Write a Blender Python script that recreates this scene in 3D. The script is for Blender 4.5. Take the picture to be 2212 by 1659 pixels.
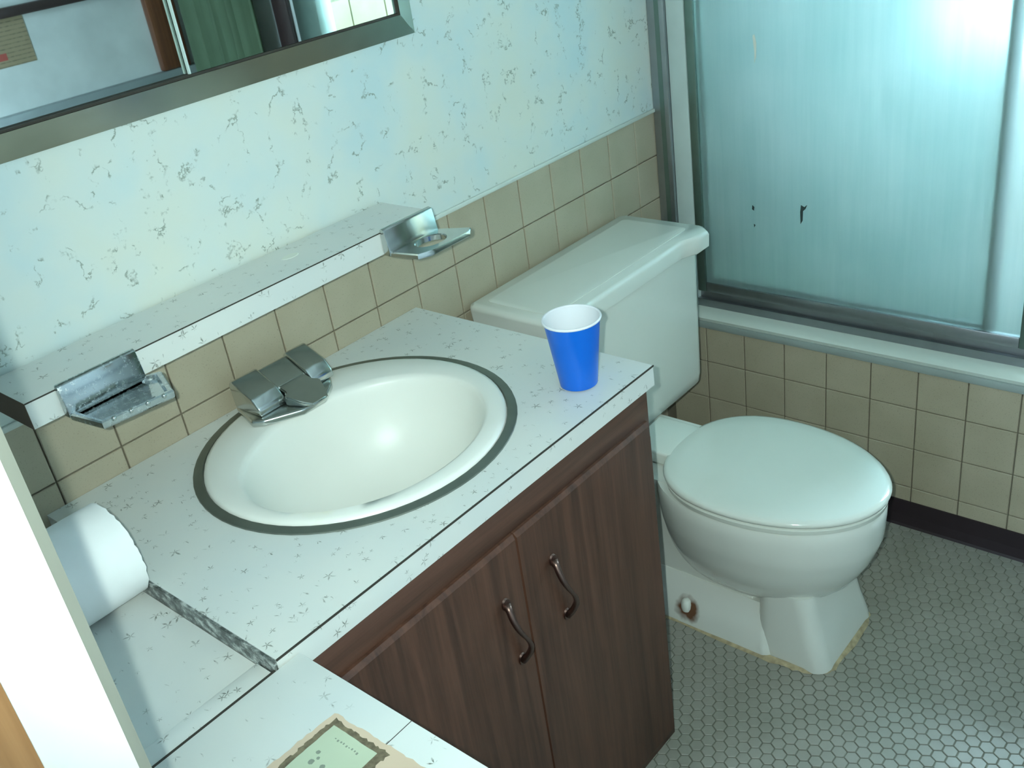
import bpy, bmesh, math, random
from mathutils import Vector, Matrix

random.seed(7)
for o in list(bpy.data.objects):
    bpy.data.objects.remove(o, do_unlink=True)
scene = bpy.context.scene
COL = scene.collection
PI = math.pi

# ------------------------------------------------------------------ camera
CAMP = Vector((-0.43450548, -1.37703943, 1.58203651))
RIGHT = Vector((0.63933324, -0.75676009, -0.13626140)); DOWN = Vector((-0.44256653, -0.21723759, -0.87002454)); FWD = Vector((0.62879875, 0.61654034, -0.47380390))
cd = bpy.data.cameras.new('camera'); cam = bpy.data.objects.new('camera', cd); COL.objects.link(cam)
cd.sensor_width = 36.0; cd.lens = 36.0 * 2171.043 / 2212.0
cd.clip_start = 0.01; cd.clip_end = 100
M = Matrix.Identity(4)
for i in range(3):
    M[i][0] = RIGHT[i]; M[i][1] = -DOWN[i]; M[i][2] = -FWD[i]; M[i][3] = CAMP[i]
cam.matrix_world = M
scene.camera = cam

# ------------------------------------------------------------------ sky, flash, exposure
w = bpy.data.worlds.new('sky'); scene.world = w; w.use_nodes = True
bg = w.node_tree.nodes['Background']
bg.inputs['Color'].default_value = (0.63, 0.85, 1.0, 1); bg.inputs['Strength'].default_value = 70.0

fl = bpy.data.lights.new('camera_flash', 'SPOT'); fl.energy = 76.0; fl.spot_size = math.radians(90); fl.spot_blend = 1.0; fl.color = (0.83, 1.0, 0.94)
fl.shadow_soft_size = 0.006
flo = bpy.data.objects.new('camera_flash', fl); COL.objects.link(flo)
_d = (FWD + RIGHT * 0.09 - DOWN * 0.10).normalized(); flo.rotation_euler = _d.to_track_quat('-Z', 'Y').to_euler(); flo.location = CAMP - RIGHT * 0.037 - DOWN * 0.012 - FWD * 0.004

pl = bpy.data.lights.new('window_portal', 'AREA'); pl.shape = 'RECTANGLE'; pl.size = 0.84; pl.size_y = 0.95
pl.cycles.is_portal = True
plo = bpy.data.objects.new('window_portal', pl); COL.objects.link(plo)
plo.location = (2.40, -0.825, 1.31); plo.rotation_euler = (0, PI / 2, 0)

pl2 = bpy.data.lights.new('added_window_portal', 'AREA'); pl2.shape = 'RECTANGLE'; pl2.size = 1.08; pl2.size_y = 0.90  # portal for the added hall window
pl2.cycles.is_portal = True
plo2 = bpy.data.objects.new('added_window_portal', pl2); COL.objects.link(plo2)
plo2.location = (-1.48, -0.57, 1.53); plo2.rotation_euler = (0, -PI / 2, 0)

scene.view_settings.view_transform = 'Standard'; scene.view_settings.look = 'None'
scene.view_settings.exposure = 0.0; scene.view_settings.gamma = 1.0
scene.view_settings.use_curve_mapping = False

# ------------------------------------------------------------------ materials
def nt(name):
    m = bpy.data.materials.new(name); m.use_nodes = True
    t = m.node_tree; b = t.nodes['Principled BSDF']
    return m, t, b
def N(t, kind, **kw):
    n = t.nodes.new(kind)
    for k, v in kw.items():
        setattr(n, k, v)
    return n
def L(t, a, b): t.links.new(a, b)
def val(t, v):
    n = N(t, 'ShaderNodeValue'); n.outputs[0].default_value = v; return n.outputs[0]
def mth(t, op, a, b=None, c=None):
    n = N(t, 'ShaderNodeMath', operation=op)
    for i, x in enumerate((a, b, c)):
        if x is None: continue
        if isinstance(x, (int, float)): n.inputs[i].default_value = x
        else: L(t, x, n.inputs[i])
    return n.outputs[0]
def ramp(t, fac, stops):
    n = N(t, 'ShaderNodeValToRGB'); L(t, fac, n.inputs[0])
    e = n.color_ramp.elements
    while len(e) < len(stops): e.new(0.5)
    for i, (p, c) in enumerate(stops):
        e[i].position = p; e[i].color = (c[0], c[1], c[2], 1) if not isinstance(c, (int, float)) else (c, c, c, 1)
    return n.outputs[0]
def mix(t, fac, a, b):
    n = N(t, 'ShaderNodeMix', data_type='RGBA')
    if isinstance(fac, (int, float)): n.inputs[0].default_value = fac
    else: L(t, fac, n.inputs[0])
    for x, s in ((a, n.inputs[6]), (b, n.inputs[7])):
        if isinstance(x, tuple): s.default_value = (x[0], x[1], x[2], 1)
        else: L(t, x, s)
    return n.outputs[2]
def noise(t, scale, detail=2.0, vec=None, rough=0.5, dist=0.0):
    n = N(t, 'ShaderNodeTexNoise'); n.inputs['Scale'].default_value = scale
    n.inputs['Detail'].default_value = detail; n.inputs['Roughness'].default_value = rough
    n.inputs['Distortion'].default_value = dist
    if vec is not None: L(t, vec, n.inputs['Vector'])
    return n
def wpos(t): return N(t, 'ShaderNodeNewGeometry').outputs['Position']
def scaled(t, v, s):
    n = N(t, 'ShaderNodeMapping'); n.inputs['Scale'].default_value = s; L(t, v, n.inputs['Vector']); return n.outputs[0]
def bump(t, b, h, strength, dist):
    n = N(t, 'ShaderNodeBump'); n.inputs['Strength'].default_value = strength; n.inputs['Distance'].default_value = dist
    L(t, h, n.inputs['Height']); L(t, n.outputs[0], b.inputs['Normal'])

def plain(name, col, rough=0.5, metal=0.0, coat=0.0, var=0.06, vscale=9.0):
    m, t, b = nt(name)
    nz = noise(t, vscale, 3, wpos(t))
    c2 = tuple(max(0, c * (1 - var)) for c in col); c1 = tuple(min(1, c * (1 + var)) for c in col)
    L(t, ramp(t, nz.outputs['Fac'], [(0.3, c2), (0.7, c1)]), b.inputs['Base Color'])
    b.inputs['Roughness'].default_value = rough; b.inputs['Metallic'].default_value = metal
    b.inputs['Coat Weight'].default_value = coat; b.inputs['Coat Roughness'].default_value = 0.05
    return m

def m_wallpaper():
    m, t, b = nt('marbled_wallpaper'); p = wpos(t)
    cl = noise(t, 5.0, 3, p, 0.55)
    cl2 = noise(t, 3.1, 2, scaled(t, p, (1, 1, 1.4)), 0.5)
    base = ramp(t, cl.outputs['Fac'], [(0.34, (0.56, 0.68, 0.69)), (0.5, (0.66, 0.71, 0.66)), (0.66, (0.70, 0.71, 0.61))])
    base = mix(t, mth(t, 'MULTIPLY', cl2.outputs['Fac'], 0.35), base, (0.56, 0.67, 0.66))
    # broken thin veins
    wv = N(t, 'ShaderNodeVectorMath', operation='MULTIPLY_ADD')
    wn = noise(t, 24, 4, p, 0.65)
    L(t, wn.outputs['Color'], wv.inputs[0]); wv.inputs[1].default_value = (0.085, 0.085, 0.085); L(t, p, wv.inputs[2])
    vo = N(t, 'ShaderNodeTexVoronoi', feature='DISTANCE_TO_EDGE'); vo.inputs['Scale'].default_value = 15.0
    L(t, scaled(t, wv.outputs[0], (1.25, 1.25, 0.75)), vo.inputs['Vector'])
    line = ramp(t, vo.outputs['Distance'], [(0.010, 1.0), (0.040, 0.0)])
    msk = ramp(t, noise(t, 25, 3, p, 0.6).outputs['Fac'], [(0.51, 0.0), (0.58, 1.0)])
    msk2 = ramp(t, noise(t, 90, 2, p).outputs['Fac'], [(0.36, 0.0), (0.52, 1.0)])
    f = mth(t, 'MULTIPLY', mth(t, 'MULTIPLY', line, msk), msk2)
    # small blots
    v2 = N(t, 'ShaderNodeTexVoronoi'); v2.inputs['Scale'].default_value = 17; L(t, wv.outputs[0], v2.inputs['Vector'])
    blot = ramp(t, v2.outputs['Distance'], [(0.05, 0.8), (0.12, 0.0)])
    blot = mth(t, 'MULTIPLY', blot, ramp(t, noise(t, 7, 2, p).outputs['Fac'], [(0.5, 0.0), (0.6, 1.0)]))
    f = mth(t, 'MINIMUM', mth(t, 'ADD', f, blot), 1.0)
    L(t, mix(t, mth(t, 'MULTIPLY', f, 0.72), base, (0.15, 0.18, 0.13)), b.inputs['Base Color'])
    b.inputs['Roughness'].default_value = 0.55
    return m

def m_starlaminate(name='star_fleck_laminate', rough=0.32):
    m, t, b = nt(name); p = wpos(t)
    nz = noise(t, 6, 3, p)
    base = ramp(t, nz.outputs['Fac'], [(0.3, (0.62, 0.65, 0.63)), (0.7, (0.69, 0.69, 0.64))])
    wn = noise(t, 70, 2, p)
    wv = N(t, 'ShaderNodeVectorMath', operation='MULTIPLY_ADD')
    L(t, wn.outputs['Color'], wv.inputs[0]); wv.inputs[1].default_value = (0.006, 0.006, 0.006); L(t, p, wv.inputs[2])
    fs = None
    for sc, seed in ((56.0, 0.0), (36.0, 3.7)):
        q = N(t, 'ShaderNodeVectorMath', operation='MULTIPLY_ADD')
        L(t, wv.outputs[0], q.inputs[0]); q.inputs[1].default_value = (sc, sc, sc); q.inputs[2].default_value = (seed, seed * 1.7, seed * .6)
        vo = N(t, 'ShaderNodeTexVoronoi'); vo.inputs['Scale'].default_value = 1.0; L(t, q.outputs[0], vo.inputs['Vector'])
        d = N(t, 'ShaderNodeVectorMath', operation='SUBTRACT'); L(t, q.outputs[0], d.inputs[0]); L(t, vo.outputs['Position'], d.inputs[1])
        s = N(t, 'ShaderNodeSeparateXYZ'); L(t, d.outputs[0], s.inputs[0])
        rc = N(t, 'ShaderNodeSeparateColor'); L(t, vo.outputs['Color'], rc.inputs[0])
        yy = mth(t, 'ADD', s.outputs[1], mth(t, 'MULTIPLY', s.outputs[2], 0.9))
        ang = mth(t, 'ARCTAN2', yy, s.outputs[0])
        ang = mth(t, 'ADD', mth(t, 'MULTIPLY', ang, 2.5), mth(t, 'MULTIPLY', rc.outputs[0], 6.28))
        sp = mth(t, 'POWER', mth(t, 'ABSOLUTE', mth(t, 'COSINE', ang)), 5.0)
        rad = mth(t, 'MULTIPLY', mth(t, 'ADD', mth(t, 'MULTIPLY', sp, 0.24), 0.06), mth(t, 'ADD', mth(t, 'MULTIPLY', rc.outputs[1], 0.9), 0.35))
        f = mth(t, 'DIVIDE', vo.outputs['Distance'], rad)
        f = ramp(t, f, [(0.62, 1.0), (1.0, 0.0)])
        f = mth(t, 'MULTIPLY', f, ramp(t, rc.outputs[2], [(0.22, 0.0), (0.26, 0.6), (1.0, 1.0)]))
        fs = f if fs is None else mth(t, 'MAXIMUM', fs, f)
    fs = mth(t, 'MULTIPLY', fs, ramp(t, noise(t, 260, 1, p).outputs['Fac'], [(0.3, 0.35), (0.6, 1.0)]))
    L(t, mix(t, mth(t, 'MULTIPLY', fs, 0.95), base, (0.09, 0.095, 0.065)), b.inputs['Base Color'])
    b.inputs['Roughness'].default_value = rough
    return m

def m_tile(name, c1, c2, spec=True, rough=0.35):
    m, t, b = nt(name); p = wpos(t)
    oi = N(t, 'ShaderNodeObjectInfo')
    nz = noise(t, 11, 3, p)
    base = ramp(t, nz.outputs['Fac'], [(0.3, c1), (0.7, c2)])
    base = mix(t, mth(t, 'MULTIPLY', oi.outputs['Random'], 0.18), base, tuple(c * 0.85 for c in c1))
    if spec:
        sp = ramp(t, noise(t, 420, 2, p).outputs['Fac'], [(0.62, 0.0), (0.70, 1.0)])
        base = mix(t, mth(t, 'MULTIPLY', sp, 0.5), base, tuple(c * 0.45 for c in c1))
    L(t, base, b.inputs['Base Color']); b.inputs['Roughness'].default_value = rough
    return m

def m_wood(name, dark, light, axis='Z', rough=0.42, scale=1.0):
    m, t, b = nt(name); p = wpos(t)
    st = {'Z': (38, 38, 1.6), 'X': (1.6, 38, 38), 'Y': (38, 1.6, 38)}[axis]
    st = tuple(s * scale for s in st)
    n1 = noise(t, 1.0, 5, scaled(t, p, st), 0.65, 0.6)
    n2 = noise(t, 1.0, 3, scaled(t, p, tuple(s * 4.5 for s in st)), 0.6)
    f = mth(t, 'ADD', mth(t, 'MULTIPLY', n1.outputs['Fac'], 0.7), mth(t, 'MULTIPLY', n2.outputs['Fac'], 0.3))
    L(t, ramp(t, f, [(0.36, dark), (0.62, light)]), b.inputs['Base Color'])
    b.inputs['Roughness'].default_value = rough
    bump(t, b, f, 0.15, 0.001)
    return m

def m_metal(name, col, rough, streak=0.0, spots=0.0):
    m, t, b = nt(name); p = wpos(t)
    b.inputs['Metallic'].default_value = 1.0
    nz = noise(t, 25, 3, p)
    c = ramp(t, nz.outputs['Fac'], [(0.3, tuple(x * 0.9 for x in col)), (0.7, col)])
    if spots:
        s = ramp(t, noise(t, 150, 4, p, 0.7).outputs['Fac'], [(0.52, 0.0), (0.66, spots)])
        c = mix(t, s, c, (0.75, 0.78, 0.76))
        r = mth(t, 'ADD', mth(t, 'MULTIPLY', s, 0.5), rough); L(t, r, b.inputs['Roughness'])
    else:
        b.inputs['Roughness'].default_value = rough
    L(t, c, b.inputs['Base Color'])
    return m

def m_frosted():
    m, t, b = nt('frosted_glass'); p = wpos(t)
    out = t.nodes['Material Output']
    st = noise(t, 1.0, 4, scaled(t, p, (60, 60, 3.5)), 0.6)
    cl = noise(t, 5.0, 3, p)
    f = mth(t, 'ADD', mth(t, 'MULTIPLY', st.outputs['Fac'], 0.5), mth(t, 'MULTIPLY', cl.outputs['Fac'], 0.5))
    col = ramp(t, f, [(0.35, (0.78, 0.88, 0.87)), (0.65, (0.90, 0.96, 0.95))])
    tr = N(t, 'ShaderNodeBsdfTranslucent'); L(t, col, tr.inputs[0])
    gl = N(t, 'ShaderNodeBsdfRefraction'); L(t, col, gl.inputs[0]); gl.inputs['Roughness'].default_value = 0.47; gl.inputs['IOR'].default_value = 1.25
    mx = N(t, 'ShaderNodeMixShader'); mx.inputs[0].default_value = 0.86; L(t, tr.outputs[0], mx.inputs[1]); L(t, gl.outputs[0], mx.inputs[2])
    df = N(t, 'ShaderNodeBsdfDiffuse'); df.inputs[0].default_value = (0.46, 0.60, 0.60, 1)
    m2 = N(t, 'ShaderNodeMixShader'); m2.inputs[0].default_value = 0.15; L(t, mx.outputs[0], m2.inputs[1]); L(t, df.outputs[0], m2.inputs[2])
    gs = N(t, 'ShaderNodeBsdfGlossy'); gs.inputs['Roughness'].default_value = 0.35
    m3 = N(t, 'ShaderNodeMixShader'); m3.inputs[0].default_value = 0.04; L(t, m2.outputs[0], m3.inputs[1]); L(t, gs.outputs[0], m3.inputs[2])
    L(t, m3.outputs[0], out.inputs['Surface'])
    return m

def m_windowglass():
    m, t, b = nt('window_glass'); out = t.nodes['Material Output']
    tr = N(t, 'ShaderNodeBsdfTransparent'); tr.inputs[0].default_value = (0.93, 0.97, 0.97, 1)
    gl = N(t, 'ShaderNodeBsdfGlossy'); gl.inputs['Roughness'].default_value = 0.02
    fr = N(t, 'ShaderNodeFresnel'); fr.inputs[0].default_value = 1.45
    mx = N(t, 'ShaderNodeMixShader'); L(t, fr.outputs[0], mx.inputs[0]); L(t, tr.outputs[0], mx.inputs[1]); L(t, gl.outputs[0], mx.inputs[2])
    L(t, mx.outputs[0], out.inputs['Surface'])
    return m

def m_porcelain(name, col, stain=None, rough=0.12):
    m, t, b = nt(name); p = wpos(t)
    nz = noise(t, 7, 3, p)
    c = ramp(t, nz.outputs['Fac'], [(0.3, tuple(x * 0.97 for x in col)), (0.7, col)])
    if stain:
        for (cx, cy, cz), r, sc, amt in stain:
            d = N(t, 'ShaderNodeVectorMath', operation='DISTANCE'); L(t, p, d.inputs[0]); d.inputs[1].default_value = (cx, cy, cz)
            dd = mth(t, 'ADD', d.outputs['Value'], mth(t, 'MULTIPLY', mth(t, 'SUBTRACT', noise(t, 35, 2, p).outputs['Fac'], 0.5), r * 0.9))
            f = ramp(t, mth(t, 'DIVIDE', dd, r), [(0.55, amt), (1.0, 0.0)])
            c = mix(t, f, c, sc)
    L(t, c, b.inputs['Base Color']); b.inputs['Roughness'].default_value = rough
    b.inputs['Coat Weight'].default_value = 0.3 if rough < 0.2 else 0.0
    return m

def m_hex():
    m, t, b = nt('hex_mosaic_porcelain'); p = wpos(t)
    oi = N(t, 'ShaderNodeObjectInfo')
    nz = noise(t, 9, 3, p); n2 = noise(t, 60, 2, p)
    c = ramp(t, nz.outputs['Fac'], [(0.3, (0.275, 0.28, 0.235)), (0.7, (0.345, 0.34, 0.295))])
    c = mix(t, mth(t, 'MULTIPLY', n2.outputs['Fac'], 0.25), c, (0.23, 0.22, 0.18))
    c = mix(t, mth(t, 'MULTIPLY', oi.outputs['Random'], 0.15), c, (0.25, 0.23, 0.18))
    L(t, c, b.inputs['Base Color']); b.inputs['Roughness'].default_value = 0.35
    return m

def m_rawboard():
    m, t, b = nt('raw_board_edge'); p = wpos(t)
    n = noise(t, 95, 4, scaled(t, p, (1, .6, 1)), 0.65)
    L(t, ramp(t, n.outputs['Fac'], [(0.42, (0.07, 0.08, 0.075)), (0.52, (0.22, 0.24, 0.23)), (0.64, (0.62, 0.65, 0.62))]), b.inputs['Base Color'])
    b.inputs['Roughness'].default_value = 0.35; b.inputs['Metallic'].default_value = 0.3
    return m

def m_paper_notice():
    m, t, b = nt('brown_notice_paper'); p = wpos(t)
    s = N(t, 'ShaderNodeSeparateXYZ'); L(t, p, s.inputs[0])
    l = mth(t, 'SINE', mth(t, 'MULTIPLY', s.outputs[2], 520.0))
    l = mth(t, 'MULTIPLY', ramp(t, l, [(0.55, 0.0), (0.8, 1.0)]), ramp(t, noise(t, 80, 2, p).outputs['Fac'], [(0.35, 0.2), (0.6, 1.0)]))
    L(t, mix(t, mth(t, 'MULTIPLY', l, 0.7), (0.36, 0.28, 0.18), (0.14, 0.11, 0.07)), b.inputs['Base Color'])
    b.inputs['Roughness'].default_value = 0.8
    return m

MAT = dict(
    wallpaper=m_wallpaper(), star=m_starlaminate(),
    tan=m_tile('tan_speckled_tile', (0.405, 0.35, 0.25), (0.455, 0.395, 0.29)),
    cream=m_tile('cream_shower_tile', (0.50, 0.46, 0.29), (0.55, 0.51, 0.34), spec=False, rough=0.2),
    grout=plain('dark_grout', (0.16, 0.14, 0.10), 0.9),
    floorgrout=plain('floor_grout', (0.175, 0.18, 0.14), 0.9),
    hexa=m_hex(),
    walnut=m_wood('walnut_veneer', (0.042, 0.017, 0.010), (0.105, 0.044, 0.026)),
    walnut_x=m_wood('walnut_veneer_rail', (0.046, 0.019, 0.011), (0.105, 0.045, 0.027), 'X'),
    brownwood=m_wood('stained_casing', (0.10, 0.035, 0.018), (0.20, 0.075, 0.035)),
    pine=m_wood('pine_casing', (0.30, 0.14, 0.05), (0.46, 0.24, 0.10)),
    darkwood=plain('dark_rail_wood', (0.05, 0.03, 0.03), 0.5),
    seam=plain('laminate_seam_brown', (0.035, 0.030, 0.022), 0.6),
    rawend=plain('raw_particle_end', (0.10, 0.065, 0.045), 0.9),
    raw=m_rawboard(),
    ivory=m_porcelain('toilet_china', (0.72, 0.74, 0.68), [((0.997, -0.408, 0.038), 0.034, (0.13, 0.045, 0.012), 0.95)]),
    lidplastic=m_porcelain('toilet_seat_plastic', (0.74, 0.77, 0.70)),
    sinkchina=m_porcelain('sink_china', (0.80, 0.80, 0.74), [((0.20, -0.36, 0.79), 0.06, (0.74, 0.70, 0.48), 0.5), ((0.232, -0.428, 0.795), 0.022, (0.66, 0.60, 0.46), 0.7)], rough=0.38),
    chrome=m_metal('chrome', (0.60, 0.63, 0.61), 0.19),
    chromespot=m_metal('waterspotted_chrome', (0.50, 0.54, 0.54), 0.12, spots=0.55),
    ringmetal=m_metal('sink_ring_steel', (0.25, 0.27, 0.235), 0.55),
    aluminium=m_metal('shower_aluminium', (0.40, 0.42, 0.44), 0.42),
    aludark=m_metal('shower_aluminium_reflecting_dark', (0.22, 0.30, 0.27), 0.5),  # aluminium with its dark greenish reflection put into the colour
    alubright=plain('bright_jamb_face', (0.50, 0.58, 0.56), 0.35),  # jamb's flat aluminium face, its brightness put into a pale colour
    frame=m_metal('mirror_frame_bronze', (0.50, 0.50, 0.43), 0.22),
    mirror=m_metal('mirror_silver', (0.72, 0.78, 0.74), 0.015),
    frosted=m_frosted(), wglass=m_windowglass(),
    glassedge=plain('polished_glass_edge', (0.62, 0.74, 0.70), 0.15),
    bronze=m_metal('handle_bronze', (0.20, 0.125, 0.105), 0.36),
    cupblue=plain('cup_blue_plastic', (0.0, 0.125, 0.62), 0.30, var=0.03),
    cupwhite=plain('cup_white_plastic', (0.80, 0.82, 0.86), 0.35, var=0.01),
    whitepaint=plain('white_paint', (0.70, 0.72, 0.72), 0.5),
    greypaint=plain('grey_paint', (0.36, 0.40, 0.42), 0.6),
    jambpaint=plain('jamb_gloss_paint', (0.80, 0.80, 0.76), 0.4),
    bullnose=plain('white_tile_cap', (0.62, 0.66, 0.60), 0.3),
    rubber=plain('black_cove_rubber', (0.022, 0.012, 0.016), 0.55),
    tissue=plain('tissue_paper', (0.86, 0.86, 0.84), 0.95),
    card=plain('cardboard_core', (0.40, 0.32, 0.22), 0.9),
    tubwhite=m_porcelain('tub_enamel', (0.62, 0.68, 0.62)),
    caulk=plain('stained_caulk', (0.40, 0.33, 0.20), 0.8, var=0.3, vscale=60),
    beige=plain('torn_backing_paper', (0.58, 0.45, 0.33), 0.9),
    scorch=plain('dark_residue', (0.16, 0.13, 0.08), 0.9, var=0.4, vscale=120),
    palegreen=plain('pale_green_label', (0.46, 0.52, 0.38), 0.8),
    ink=plain('grey_ink', (0.22, 0.25, 0.20), 0.8),
    curtain=plain('dark_green_cloth', (0.10, 0.15, 0.09), 0.9),
    notice=m_paper_notice(), redink=plain('red_print', (0.45, 0.10, 0.08), 0.8),
    stiledark=plain('dark_green_stile', (0.05, 0.08, 0.06), 0.5),
    edgeshade=plain('shaded_jamb_edge', (0.34, 0.31, 0.23), 0.6),  # jamb chamfer, weak grazing flash light put into a darker colour
    greytrim=plain('grey_edge_strip', (0.30, 0.35, 0.33), 0.4), lightgrout=plain('light_grout', (0.52, 0.54, 0.42), 0.9),
    ceiling=plain('ceiling_paint', (0.62, 0.62, 0.58), 0.9),
    drain=m_metal('drain_chrome', (0.6, 0.6, 0.6), 0.15),
    scuff=plain('dark_scuff', (0.03, 0.05, 0.05), 0.8),
    limescale=plain('soap_residue', (0.72, 0.74, 0.66), 0.9),
)

# ------------------------------------------------------------------ helpers
def wloc(o):
    v = Vector((0, 0, 0))
    while o is not None:
        v += o.location; o = o.parent
    return v
def link(name, me, mat, parent=None, smooth=False):
    if mat is not None and not me.materials: me.materials.append(mat)
    if smooth:
        for p in me.polygons: p.use_smooth = True
    o = bpy.data.objects.new(name, me); COL.objects.link(o)
    if parent is not None:
        o.parent = parent; o.location = -wloc(parent)
    return o
def from_bm(name, bm, mat, parent=None, smooth=False, angle=None):
    bmesh.ops.recalc_face_normals(bm, faces=bm.faces)
    me = bpy.data.meshes.new(name); bm.to_mesh(me); bm.free()
    o = link(name, me, mat, parent, smooth)
    if angle is not None:
        me.set_sharp_from_angle(angle=angle)
    return o
def add_box(bm, lo, hi, bevel=0.0, seg=2):
    lo = Vector(lo); hi = Vector(hi)
    r = bmesh.ops.create_cube(bm, size=1.0)
    vs = r['verts']
    for v in vs:
        v.co = Vector(((lo[i] + hi[i]) / 2 + v.co[i] * (hi[i] - lo[i])) for i in range(3))
    if bevel > 0:
        es = list({e for v in vs for e in v.link_edges})
        bmesh.ops.bevel(bm, geom=es, offset=bevel, segments=seg, affect='EDGES', profile=0.5)
def box(name, lo, hi, mat, parent=None, bevel=0.0, seg=2):
    bm = bmesh.new(); add_box(bm, lo, hi, bevel, seg)
    return from_bm(name, bm, mat, parent, bevel > 0, math.radians(40) if bevel > 0 else None)
def add_prism(bm, prof, axis, a, b, bevel=0.0, seg=2):
    """closed 2D profile extruded along axis; profile coords are the two other axes in xyz order"""
    def P(u, v, s):
        return {'X': (s, u, v), 'Y': (u, s, v), 'Z': (u, v, s)}[axis]
    v0 = [bm.verts.new(P(u, v, a)) for u, v in prof]; v1 = [bm.verts.new(P(u, v, b)) for u, v in prof]
    n = len(prof); fs = [bm.faces.new(v0[::-1]), bm.faces.new(v1)]
    for i in range(n):
        fs.append(bm.faces.new((v0[i], v0[(i + 1) % n], v1[(i + 1) % n], v1[i])))
    if bevel > 0:
        es = list({e for f in fs for e in f.edges})
        bmesh.ops.bevel(bm, geom=es, offset=bevel, segments=seg, affect='EDGES', profile=0.5)
def prism(name, prof, axis, a, b, mat, parent=None, bevel=0.0, seg=2):
    bm = bmesh.new(); add_prism(bm, prof, axis, a, b, bevel, seg)
    return from_bm(name, bm, mat, parent, bevel > 0, math.radians(40) if bevel > 0 else None)
def add_loft(bm, rings, cap0=True, cap1=True):
    R = [[bm.verts.new(p) for p in r] for r in rings]; n = len(R[0])
    for a, b in zip(R[:-1], R[1:]):
        for i in range(n):
            bm.faces.new((a[i], a[(i + 1) % n], b[(i + 1) % n], b[i]))
    if cap0: bm.faces.new(R[0][::-1])
    if cap1: bm.faces.new(R[-1])
def loft(name, rings, mat, parent=None, cap0=True, cap1=True, smooth=True, angle=50):
    bm = bmesh.new(); add_loft(bm, rings, cap0, cap1)
    return from_bm(name, bm, mat, parent, smooth, math.radians(angle))
def ell(cx, cy, ax, ay, z, n=64):
    return [(cx + ax * math.cos(2 * PI * i / n), cy + ay * math.sin(2 * PI * i / n), z) for i in range(n)]
def rrect(x0, x1, y0, y1, r, z, k=6):
    pts = []
    for (cx, cy, a0) in ((x1 - r, y1 - r, 0), (x0 + r, y1 - r, PI / 2), (x0 + r, y0 + r, PI), (x1 - r, y0 + r, 1.5 * PI)):
        for i in range(k + 1):
            a = a0 + PI / 2 * i / k
            pts.append((cx + r * math.cos(a), cy + r * math.sin(a), z))
    return pts
def egg(cx, wd, yc, front, back, z, pf=2.0, pb=2.6, n=64):
    pts = []
    for i in range(n):
        a = 2 * PI * i / n; c, s = math.cos(a), math.sin(a)
        p = pf if s < 0 else pb; ry = (yc - front) if s < 0 else (back - yc)
        x = wd * math.copysign(abs(c) ** (2 / p), c); y = ry * math.copysign(abs(s) ** (2 / p), s)
        pts.append((cx + x, yc + y, z))
    return pts
def tube(name, pts, radii, mat, parent=None, n=12, flat=1.0):
    bm = bmesh.new(); rings = []
    P = [Vector(p) for p in pts]
    for i, p in enumerate(P):
        d = (P[min(i + 1, len(P) - 1)] - P[max(i - 1, 0)]).normalized()
        u = d.cross(Vector((0, 1, 0)));
        if u.length < 1e-4: u = d.cross(Vector((1, 0, 0)))
        u.normalize(); v = d.cross(u).normalized()
        r = radii[i] if isinstance(radii, (list, tuple)) else radii
        rings.append([tuple(p + u * r * math.cos(2 * PI * k / n) + v * r * flat * math.sin(2 * PI * k / n)) for k in range(n)])
    add_loft(bm, rings)
    return from_bm(name, bm, mat, parent, True)
def thing(name, label, cat, loc, group=None):
    o = bpy.data.objects.new(name, None); COL.objects.link(o); o.location = loc
    o.empty_display_size = 0.05
    o['label'] = label; o['category'] = cat
    if group: o['group'] = group
    return o
def tag(o, label, cat, group=None):
    o['label'] = label; o['category'] = cat
    if group: o['group'] = group
    return o
def struct(o, label=None):
    o['kind'] = 'structure'
    if label: o['label'] = label
    return o

# ================================================================== STRUCTURE
XT = 1.559            # tiled tub front
XA = 2.309            # far wall of the tub recess
YF = -1.85            # wall opposite the mirror
P = 0.108             # tile pitch
ZH = 0.852            # grout line height on the back wall

def tile_mesh(name, w_, h_, d, bev, mat):
    """tile lying in XZ, face toward -Y at y=0, back at y=+d"""
    bm = bmesh.new()
    b = bev
    f0 = [(-w_/2, b, -h_/2), (w_/2, b, -h_/2), (w_/2, b, h_/2), (-w_/2, b, h_/2)]
    f1 = [(-w_/2 + b, 0, -h_/2 + b), (w_/2 - b, 0, -h_/2 + b), (w_/2 - b, 0, h_/2 - b), (-w_/2 + b, 0, h_/2 - b)]
    bk = [(x, d, z) for x, y, z in f0]
    add_loft(bm, [bk, f0, f1], cap0=False)
    bmesh.ops.recalc_face_normals(bm, faces=bm.faces)
    me = bpy.data.meshes.new(name); bm.to_mesh(me); bm.free(); me.materials.append(mat)
    return me

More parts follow.
